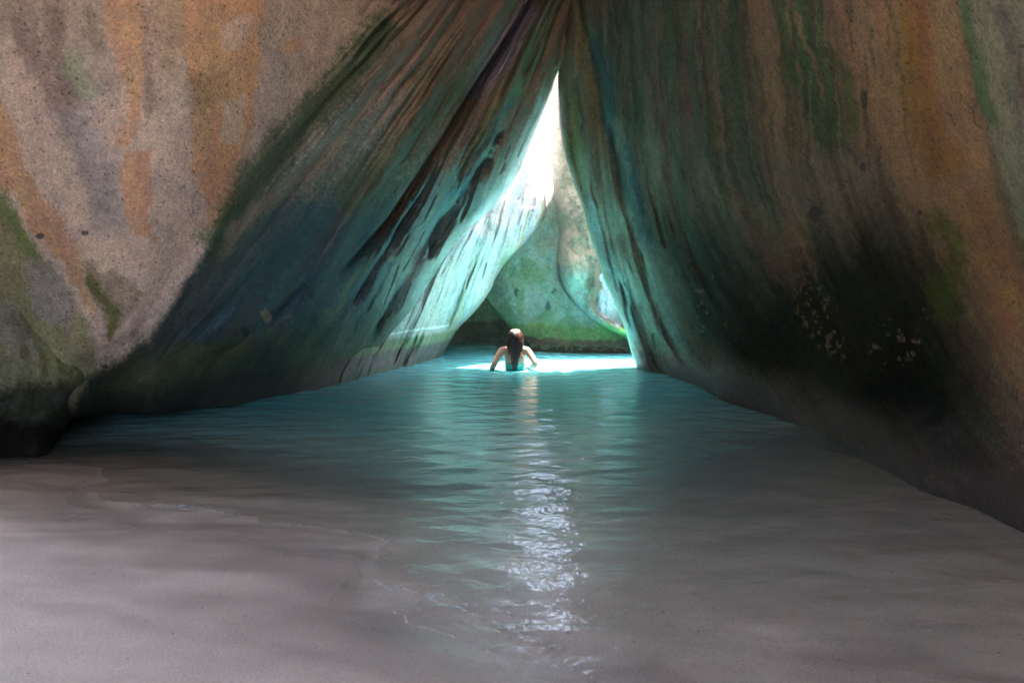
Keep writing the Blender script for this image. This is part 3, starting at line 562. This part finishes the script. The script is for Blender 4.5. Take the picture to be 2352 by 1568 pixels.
rr = n.new('ShaderNodeMapRange'); rr.inputs[3].default_value = .85; rr.inputs[4].default_value = .25; l.new(at.outputs['Fac'], rr.inputs[0]); l.new(rr.outputs[0], b.inputs['Roughness'])
bp = n.new('ShaderNodeBump'); bp.inputs['Distance'].default_value = .002; bp.inputs['Strength'].default_value = .6; l.new(no.outputs['Fac'], bp.inputs['Height']); l.new(bp.outputs[0], b.inputs['Normal'])
wetv = sstep(.055, .0, Z + .01 * fbm(X * 2, Yy * 4, 3, 731))
sub = sstep(0, -.006, Z)[..., None]; wv = wetv[..., None]
scol = (np.array((.54, .45, .375)) * (1 - wv) + np.array((.37, .31, .265)) * wv) * (1 - sub) + np.array((.48, .41, .345)) * sub
scol = scol * (1 + .10 * fbm(X * 3 + Yy, Yy * 7, 4, 771)[..., None])
link('sand', make_mesh('sand', co, f, wet=wetv.ravel(), col=scol.reshape(-1, 3), mat=m), kind='structure')

def water_z(x, y):
    a = sstep(1.5, 4.5, y); w = x * 0
    for (dx, dy, k, amp, ph) in [(.15, 1, 16, .0022, 0), (-.35, 1, 23, .0016, 1.3), (.6, .8, 31, .0010, 2.1), (-.1, 1, 41, .0008, .4), (.9, .5, 19, .0009, 3.)]:
        d = math.hypot(dx, dy); w = w + amp * np.sin((dx * x + dy * y) / d * k + ph + 2.2 * fbm(x * .9, y * .9, 2, int(k)))
    w = w * (.8 + .1 * a) + .012 * x * sstep(6, 2.5, y) * np.exp(-x * x / 4) + .0022 * fbm(x * 3.2, y * 5.5, 3, 741)
    ds = -SAND(x * 100, y * 100) + .006 * fbm(x * 1.1, y * 1.6, 3, 751); w = w + .0014 * np.sin(ds * 2 * np.pi / .0045) * sstep(.085, .02, ds) * sstep(-.01, .01, ds) * (.5 + .5 * vnoise(x * 1.3, y * 2, 761)); r = np.hypot(x - .06, y - 9.05); w = w + .004 * np.sin(r * 26) * np.exp(-r * 1.1)
    return w
wx = np.arange(-7, 7, .03); wy = np.concatenate([np.arange(1.2, 6, .018), np.arange(6, 13, .026), np.arange(13, 20, .2)])
X, Yy, Z, co, f = sheet('water', wx, wy, water_z)
dep = Z - sand_z(X, Yy)
keep = (dep.reshape(-1)[f] > -.02).any(1); f = f[keep]
used = np.unique(f); rem = np.full(len(co), -1); rem[used] = np.arange(len(used)); f = rem[f]; co = co[used]; dep = dep.ravel()[used]
m, n, l = nt('sea_water'); n.remove(n['Principled BSDF']); out = n['Material Output']
at = n.new('ShaderNodeAttribute'); at.attribute_name = 'wet'   # depth of water under this point, metres
gl = n.new('ShaderNodeBsdfGlossy'); gl.inputs['Roughness'].default_value = .008; gl.inputs['Color'].default_value = (1, 1, 1, 1)
tr = n.new('ShaderNodeBsdfTransparent'); df = n.new('ShaderNodeBsdfDiffuse')
def mrange(src, a, b_, lo, hi):
    x = n.new('ShaderNodeMapRange'); x.interpolation_type = 'LINEAR'; x.inputs[1].default_value = a; x.inputs[2].default_value = b_; x.inputs[3].default_value = lo; x.inputs[4].default_value = hi; l.new(src, x.inputs[0]); return x.outputs[0]
e0 = n.new('ShaderNodeMath'); e0.operation = 'MAXIMUM'; e0.inputs[1].default_value = 0; l.new(at.outputs['Fac'], e0.inputs[0])
e1 = n.new('ShaderNodeMath'); e1.operation = 'POWER'; e1.inputs[1].default_value = 2.0; l.new(e0.outputs[0], e1.inputs[0])
ex = n.new('ShaderNodeMath'); ex.operation = 'MULTIPLY'; ex.inputs[1].default_value = -80; l.new(e1.outputs[0], ex.inputs[0])
ep = n.new('ShaderNodeMath'); ep.operation = 'EXPONENT'; l.new(ex.outputs[0], ep.inputs[0])
op = n.new('ShaderNodeMath'); op.operation = 'SUBTRACT'; op.inputs[0].default_value = 1; l.new(ep.outputs[0], op.inputs[1]); op.use_clamp = True
dc = n.new('ShaderNodeMix'); dc.data_type = 'RGBA'; dc.inputs['A'].default_value = (.36, .40, .35, 1); dc.inputs['B'].default_value = (.145, .53, .59, 1); l.new(mrange(at.outputs['Fac'], 0, .4, 0, 1), dc.inputs['Factor']); l.new(dc.outputs['Result'], df.inputs['Color'])
tcx = n.new('ShaderNodeMix'); tcx.data_type = 'RGBA'; tcx.inputs['A'].default_value = (1, 1, 1, 1); tcx.inputs['B'].default_value = (.45, .85, .85, 1); l.new(mrange(at.outputs['Fac'], 0, .5, 0, 1), tcx.inputs['Factor']); l.new(tcx.outputs['Result'], tr.inputs['Color'])
bod0 = n.new('ShaderNodeMixShader'); l.new(op.outputs[0], bod0.inputs['Fac']); l.new(tr.outputs[0], bod0.inputs[1]); l.new(df.outputs[0], bod0.inputs[2])
fdf = n.new('ShaderNodeBsdfDiffuse'); fdf.inputs['Color'].default_value = (.75, .74, .72, 1)
ftc = n.new('ShaderNodeTexCoord'); fno = n.new('ShaderNodeTexNoise'); fno.inputs['Scale'].default_value = 24; fno.inputs['Detail'].default_value = 6; l.new(ftc.outputs['Object'], fno.inputs['Vector'])
def mm2(a, b_):
    x = n.new('ShaderNodeMath'); x.operation = 'MULTIPLY'; l.new(a, x.inputs[0]); l.new(b_, x.inputs[1]); return x.outputs[0]
fm = mm2(mm2(mrange(at.outputs['Fac'], 0, .0004, 0, 1), mrange(at.outputs['Fac'], .0006, .0024, 1, 0)), mrange(fno.outputs['Fac'], .42, .62, 0, .75))
body = n.new('ShaderNodeMixShader'); l.new(fm, body.inputs['Fac']); l.new(bod0.outputs[0], body.inputs[1]); l.new(fdf.outputs[0], body.inputs[2])
tc = n.new('ShaderNodeTexCoord'); mp = n.new('ShaderNodeMapping'); mp.inputs['Scale'].default_value = (.55, 1, 1); l.new(tc.outputs['Object'], mp.inputs['Vector'])
r1 = n.new('ShaderNodeTexNoise'); r1.inputs['Scale'].default_value = 14; r1.inputs['Detail'].default_value = 4; r1.inputs['Roughness'].default_value = .5; r1.inputs['Distortion'].default_value = .6; l.new(mp.outputs[0], r1.inputs['Vector']); r1.inputs['Scale'].default_value = 9
bp = n.new('ShaderNodeBump'); bp.inputs['Distance'].default_value = .011; bp.inputs['Strength'].default_value = 1; r2 = n.new('ShaderNodeTexNoise'); r2.inputs['Scale'].default_value = 34; r2.inputs['Detail'].default_value = 3; l.new(tc.outputs['Object'], r2.inputs['Vector'])
ra = n.new('ShaderNodeMath'); ra.operation = 'MULTIPLY_ADD'; ra.inputs[1].default_value = .22; l.new(r2.outputs['Fac'], ra.inputs[0]); l.new(r1.outputs['Fac'], ra.inputs[2]); l.new(ra.outputs[0], bp.inputs['Height'])
l.new(bp.outputs[0], gl.inputs['Normal'])
ge = n.new('ShaderNodeNewGeometry'); dp = n.new('ShaderNodeVectorMath'); dp.operation = 'DOT_PRODUCT'; l.new(ge.outputs['Incoming'], dp.inputs[0]); l.new(bp.outputs[0], dp.inputs[1])
def mth(op, a, b_=None):
    x = n.new('ShaderNodeMath'); x.operation = op
    for i, v in enumerate((a, b_)):
        if v is None: continue
        if isinstance(v, (int, float)): x.inputs[i].default_value = v
        else: l.new(v, x.inputs[i])
    return x.outputs[0]
fres = mth('ADD', .02, mth('MULTIPLY', .98, mth('POWER', mth('SUBTRACT', 1, mth('MINIMUM', mth('ABSOLUTE', dp.outputs['Value']), 1)), 5)))   # Schlick, the same seen from above or below
ms = n.new('ShaderNodeMixShader'); l.new(fres, ms.inputs['Fac']); l.new(body.outputs[0], ms.inputs[1]); l.new(gl.outputs[0], ms.inputs[2]); l.new(ms.outputs[0], out.inputs['Surface'])
link('water', make_mesh('water', co, f, wet=dep, mat=m), kind='structure')

# ------------------------------------------------------------------ bather
def tube(pts, rad, n=18, cap=True, up=(0, 0, 1)):
    """closed tapering tube; rad = list of r or (ra, rb)"""
    p = np.array(pts, float); m = len(p); T = np.gradient(p, axis=0); T /= np.linalg.norm(T, axis=1)[:, None] + 1e-9
    u = np.array(up, float); V = []; a = np.linspace(0, 2 * np.pi, n, endpoint=False)
    for i in range(m):
        s_ = np.cross(T[i], u)
        if np.linalg.norm(s_) < .2: s_ = np.cross(T[i], (0, 1, 0)); 
        s_ /= np.linalg.norm(s_); w_ = np.cross(s_, T[i]); r = rad[i] if np.ndim(rad[i]) else (rad[i], rad[i])
        V.append(p[i] + r[0] * np.cos(a)[:, None] * s_ + r[1] * np.sin(a)[:, None] * w_)
    V = np.concatenate(V); F_ = []
    for i in range(m - 1):
        for j in range(n): F_.append((i * n + j, i * n + (j + 1) % n, (i + 1) * n + (j + 1) % n, (i + 1) * n + j))
    if cap: F_.append(tuple(range(n))[::-1]); F_.append(tuple(range((m - 1) * n, m * n)))
    return V, F_
def spline(pts, k=6):
    p = np.array(pts, float); q = np.vstack([2 * p[0] - p[1], p, 2 * p[-1] - p[-2]]); o = []
    for i in range(1, len(q) - 2):
        for t in np.linspace(0, 1, k, endpoint=False):
            o.append(.5 * (2 * q[i] + (q[i + 1] - q[i - 1]) * t + (2 * q[i - 1] - 5 * q[i] + 4 * q[i + 1] - q[i + 2]) * t ** 2 + (3 * q[i] - q[i - 1] - 3 * q[i + 1] + q[i + 2]) * t ** 3))
    o.append(p[-1]); return np.array(o)
class Acc:
    def __init__(s): s.v = []; s.f = []; s.n = 0
    def add(s, VF):
        V, F_ = VF; s.v.extend(map(tuple, V)); s.f.extend(tuple(i + s.n for i in q) for q in F_); s.n += len(V)
    def mesh(s, name, mat, voxel=None, smooth=0):
        me = bpy.data.meshes.new(name); me.from_pydata(s.v, [], s.f); me.update()
        if voxel:
            o = bpy.data.objects.new('tmp', me); scene.collection.objects.link(o)
            r = o.modifiers.new('r', 'REMESH'); r.mode = 'VOXEL'; r.voxel_size = voxel
            sm = o.modifiers.new('s', 'SMOOTH'); sm.iterations = smooth; sm.factor = .5
            dg = bpy.context.evaluated_depsgraph_get(); me2 = bpy.data.meshes.new_from_object(o.evaluated_get(dg)); me2.name = name
            bpy.data.objects.remove(o); me = me2
        me.polygons.foreach_set('use_smooth', np.ones(len(me.polygons), bool)); me.materials.clear(); me.materials.append(mat); return me
PX, PYY = .036, 9.05
def ell(c, r, n=18, m=12):
    z = np.linspace(-1, 1, m) * .985; z = np.sin(z * np.pi / 2)
    return tube([(c[0], c[1], c[2] + r[2] * q) for q in z], [(r[0] * math.sqrt(1 - q * q) + 1e-4, r[1] * math.sqrt(1 - q * q) + 1e-4) for q in z], n, up=(0, 1, 0))
TOR = [(-.38, .150, .105, 0), (-.30, .168, .115, -.005), (-.22, .160, .110, -.005), (-.14, .132, .092, .0), (-.07, .116, .082, .005), (0, .118, .084, .01), (.07, .127, .092, .01), (.14, .139, .098, .01), (.20, .150, .096, .005), (.245, .152, .082, .0), (.275, .125, .066, -.002), (.30, .085, .054, .0), (.325, .056, .05, .004), (.36, .048, .048, .014), (.40, .047, .048, .022)]
def torso_at(z, d=0):
    zs = [t[0] for t in TOR]; return np.interp(z, zs, [t[1] for t in TOR]) + d, np.interp(z, zs, [t[2] for t in TOR]) + d, np.interp(z, zs, [t[3] for t in TOR])
body = Acc()
zz = np.linspace(-.38, .40, 40); body.add(tube([(PX, PYY + torso_at(z)[2], z) for z in zz], [torso_at(z)[:2] for z in zz], 28, up=(0, 1, 0)))
body.add(ell((PX + .002, PYY + .035, .435), (.073, .092, .105)))                       # head
body.add(tube([(PX, PYY + .12, .45), (PX, PYY + .142, .425), (PX, PYY + .135, .412)], [.009, .013, .008], 10))   # nose
body.add(ell((PX, PYY + .10, .355), (.03, .03, .022)))                                 # chin
body.add(ell((PX, PYY + .118, .392), (.026, .012, .008)))                              # lips
for s_ in (-1, 1): body.add(ell((PX + s_ * .077, PYY + .03, .43), (.010, .018, .03)))   # ears
for s_ in (-1, 1): body.add(ell((PX + s_ * .062, PYY + .088, .13), (.052, .045, .05)))  # breasts
for s_ in (-1, 1):                                                                      # shoulder blades, glutes
    body.add(ell((PX + s_ * .072, PYY - .075, .17), (.045, .022, .06))); body.add(ell((PX + s_ * .078, PYY - .07, -.33), (.082, .07, .085)))
for s_ in (-1, 1):                                                                      # legs and feet on the sand
    L = spline([(PX + s_ * .085, PYY, -.33), (PX + s_ * .09, PYY + .01, -.55), (PX + s_ * .088, PYY + .005, -.73), (PX + s_ * .086, PYY - .03, -.90), (PX + s_ * .085, PYY - .03, -1.05), (PX + s_ * .085, PYY - .03, -1.10)])
    body.add(tube(L, np.interp(np.linspace(0, 5, len(L)), range(6), [.092, .078, .055, .052, .034, .034]), 16, up=(0, 1, 0)))
    body.add(tube([(PX + s_ * .085, PYY - .07, -1.095), (PX + s_ * .087, PYY, -1.09), (PX + s_ * .095, PYY + .09, -1.105), (PX + s_ * .097, PYY + .15, -1.11)], [(.03, .03), (.036, .034), (.042, .022), (.03, .012)], 12))
def arm(s_, sh, el, wr, palm):
    body.add(ell(sh, (.052, .05, .052)))
    L = spline([(PX + s_ * .10, PYY, .268), sh, tuple((np.array(sh) + el) / 2 + [s_ * .008, -.004, .004]), el, tuple((np.array(el) * .6 + np.array(wr) * .4) + [s_ * .004, 0, .004]), wr])
    body.add(tube(L, np.interp(np.linspace(0, 5, len(L)), range(6), [.05, .050, .042, .035, .037, .0235]), 18))
    w_ = np.array(wr); d = np.array(palm, float); d /= np.linalg.norm(d); side = np.cross(d, (0, 0, 1)); side /= np.linalg.norm(side)
    body.add(tube([w_, w_ + d * .03, w_ + d * .065, w_ + d * .09], [(.023, .017), (.034, .015), (.040, .0135), (.036, .011)], 14))
    for k, (o, ln) in enumerate([(-.030, .066), (-.010, .076), (.010, .071), (.029, .056)]):
        b0 = w_ + d * .084 + side * o * s_; sp_ = side * o * s_ * .35
        P_ = spline([b0, b0 + d * ln * .45 + sp_ * .4 + [0, 0, -.003], b0 + d * ln * .75 + sp_ * .7 + [0, 0, -.010], b0 + d * ln + sp_ + [0, 0, -.020]], 4)
        body.add(tube(P_, np.linspace(.0088, .0062, len(P_)), 9))
    t0 = w_ + d * .03 - side * .026 * s_; P_ = spline([t0, t0 + d * .028 - side * .020 * s_ + [0, 0, -.004], t0 + d * .055 - side * .028 * s_ + [0, 0, -.010]], 4)
    body.add(tube(P_, np.linspace(.0115, .0075, len(P_)), 9))
arm(-1, (-.132, PYY, .252), (-.245, 8.93, .062), (-.275, 9.14, -.015), (-.15, 1, -.10))
arm(1, (.203, PYY, .252), (.312, 8.95, .082), (.235, 9.145, .030), (-.35, 1, -.22))
mskin, n, l = nt('skin'); b = n['Principled BSDF']; b.inputs['Base Color'].default_value = (.50, .27, .19, 1); b.inputs['Roughness'].default_value = .42
b.inputs['Subsurface Weight'].default_value = .08; b.inputs['Subsurface Radius'].default_value = (.02, .008, .004)
no = n.new('ShaderNodeTexNoise'); no.inputs['Scale'].default_value = 9; cr = n.new('ShaderNodeMix'); cr.data_type = 'RGBA'; cr.inputs['A'].default_value = (.46, .25, .175, 1); cr.inputs['B'].default_value = (.56, .30, .21, 1); l.new(no.outputs['Fac'], cr.inputs['Factor']); l.new(cr.outputs['Result'], b.inputs['Base Color'])
woman = link('person', body.mesh('person', mskin, voxel=.0055, smooth=4), 'woman seen from behind, standing chest deep in the turquoise pool with long wet brown hair', 'person')
# swimwear
mbik, n, l = nt('turquoise_fabric'); b = n['Principled BSDF']; b.inputs['Base Color'].default_value = (.02, .55, .50, 1); b.inputs['Roughness'].default_value = .6
no = n.new('ShaderNodeTexNoise'); no.inputs['Scale'].default_value = 40; bp = n.new('ShaderNodeBump'); bp.inputs['Distance'].default_value = .002; l.new(no.outputs['Fac'], bp.inputs['Height']); l.new(bp.outputs[0], b.inputs['Normal'])
top = Acc()
def band(acc, z0, z1, sag=0.0, d=.007, n=44):
    a = np.linspace(0, 2 * np.pi, n, endpoint=False); V = []
    for z, dd in ((z0, d - .004), (z0, d), (z1, d), (z1, d - .004)):
        h = torso_at(z, dd); V += [(PX + h[0] * math.cos(q), PYY + h[2] + h[1] * math.sin(q), z + sag * max(0, -math.sin(q)) ** 2) for q in a]
    F_ = [(i * n + j, i * n + (j + 1) % n, ((i + 1) % 4) * n + (j + 1) % n, ((i + 1) % 4) * n + j) for i in range(4) for j in range(n)]
    acc.add((np.array(V), F_))
band(top, .066, .090, -.010); band(top, .010, .056, -.010)
for s_ in (-1, 1): top.add(ell((PX + s_ * .062, PYY + .092, .13), (.058, .052, .056))); top.add(tube(spline([(PX + s_ * .07, PYY + .12, .17), (PX + s_ * .06, PYY + .075, .27), (PX + s_ * .045, PYY + .01, .315), (PX + s_ * .015, PYY - .05, .335)]), [.004] * 19, 8))
link('bikini_top', top.mesh('bikini_top', mbik), parent=woman)
low = Acc(); band(low, -.36, -.24, 0, .006); link('bikini_bottom', low.mesh('bikini_bottom', mbik), parent=woman)
# hair: a core and several hundred locks
mhair, n, l = nt('wet_hair'); b = n['Principled BSDF']; b.inputs['Roughness'].default_value = .33; b.inputs['Specular IOR Level'].default_value = .7
at = n.new('ShaderNodeAttribute'); at.attribute_name = 'stain'; l.new(at.outputs['Color'], b.inputs['Base Color'])
HR = [(.545, .020, .03, .02), (.530, .052, .062, .018), (.50, .078, .088, .012), (.45, .098, .098, .0), (.40, .104, .092, -.012), (.35, .104, .082, -.03), (.30, .096, .060, -.052), (.25, .076, .036, -.078), (.20, .060, .026, -.092), (.15, .052, .022, -.100), (.10, .046, .018, -.100), (.05, .036, .012, -.100)]
hz = np.linspace(.05, .545, 40)[::-1]; hi = lambda k, z: np.interp(-z, [-q[0] for q in HR], [q[k] for q in HR])
hair = Acc(); hair.add(tube([(PX + .004, PYY + hi(3, z), z) for z in hz], [(hi(1, z) * .90, hi(2, z) * .90) for z in hz], 26, up=(0, 1, 0)))
ncore = hair.n; lock_n = []
R_ = random.Random(3)
for k in range(620):
    a = R_.uniform(-math.pi, 0) if R_.random() < .85 else R_.uniform(-math.pi, math.pi)
    if R_.random() < .35: a = -math.pi / 2 + R_.gauss(0, .5)
    front = math.sin(a) > .1
    end = R_.uniform(.30, .37) if front else (R_.uniform(.24, .33) if abs(math.cos(a)) > .85 else R_.uniform(.0, .15))
    ph = R_.uniform(0, 6); f_ = R_.uniform(14, 30); am = R_.uniform(.001, .007) * (1.8 if abs(math.cos(a)) > .7 else .8); pts = []
    for t in np.linspace(0, 1, 16):
        z = .543 - t ** .9 * (.543 - end); w_ = 1.0 + R_.uniform(-.01, .02) + .04 * (k % 5) / 5
        pts.append((PX + .004 + hi(1, z) * w_ * math.cos(a) + am * math.sin(z * f_ + ph), PYY + hi(3, z) + hi(2, z) * w_ * math.sin(a) + am * math.cos(z * f_ + ph), z))
    r0 = R_.uniform(.0016, .0038); hair.add(tube(pts, np.concatenate([np.linspace(r0, r0, 10), np.linspace(r0, .0006, 6)]), 5)); lock_n.append((len(pts) * 5, abs(math.cos(a))))
me = hair.mesh('hair', mhair); col = np.ones((hair.n, 4), np.float32); col[:ncore, :3] = (.022, .012, .009); i = ncore
for cnt, e in lock_n:
    c0 = np.array((.022, .012, .009)) if e < .5 else np.array((.085, .038, .023)); col[i:i + cnt, :3] = c0 * R_.uniform(.6, 1.6); i += cnt
a_ = me.attributes.new('stain', 'FLOAT_COLOR', 'POINT'); a_.data.foreach_set('color', col.ravel())
link('hair', me, parent=woman)
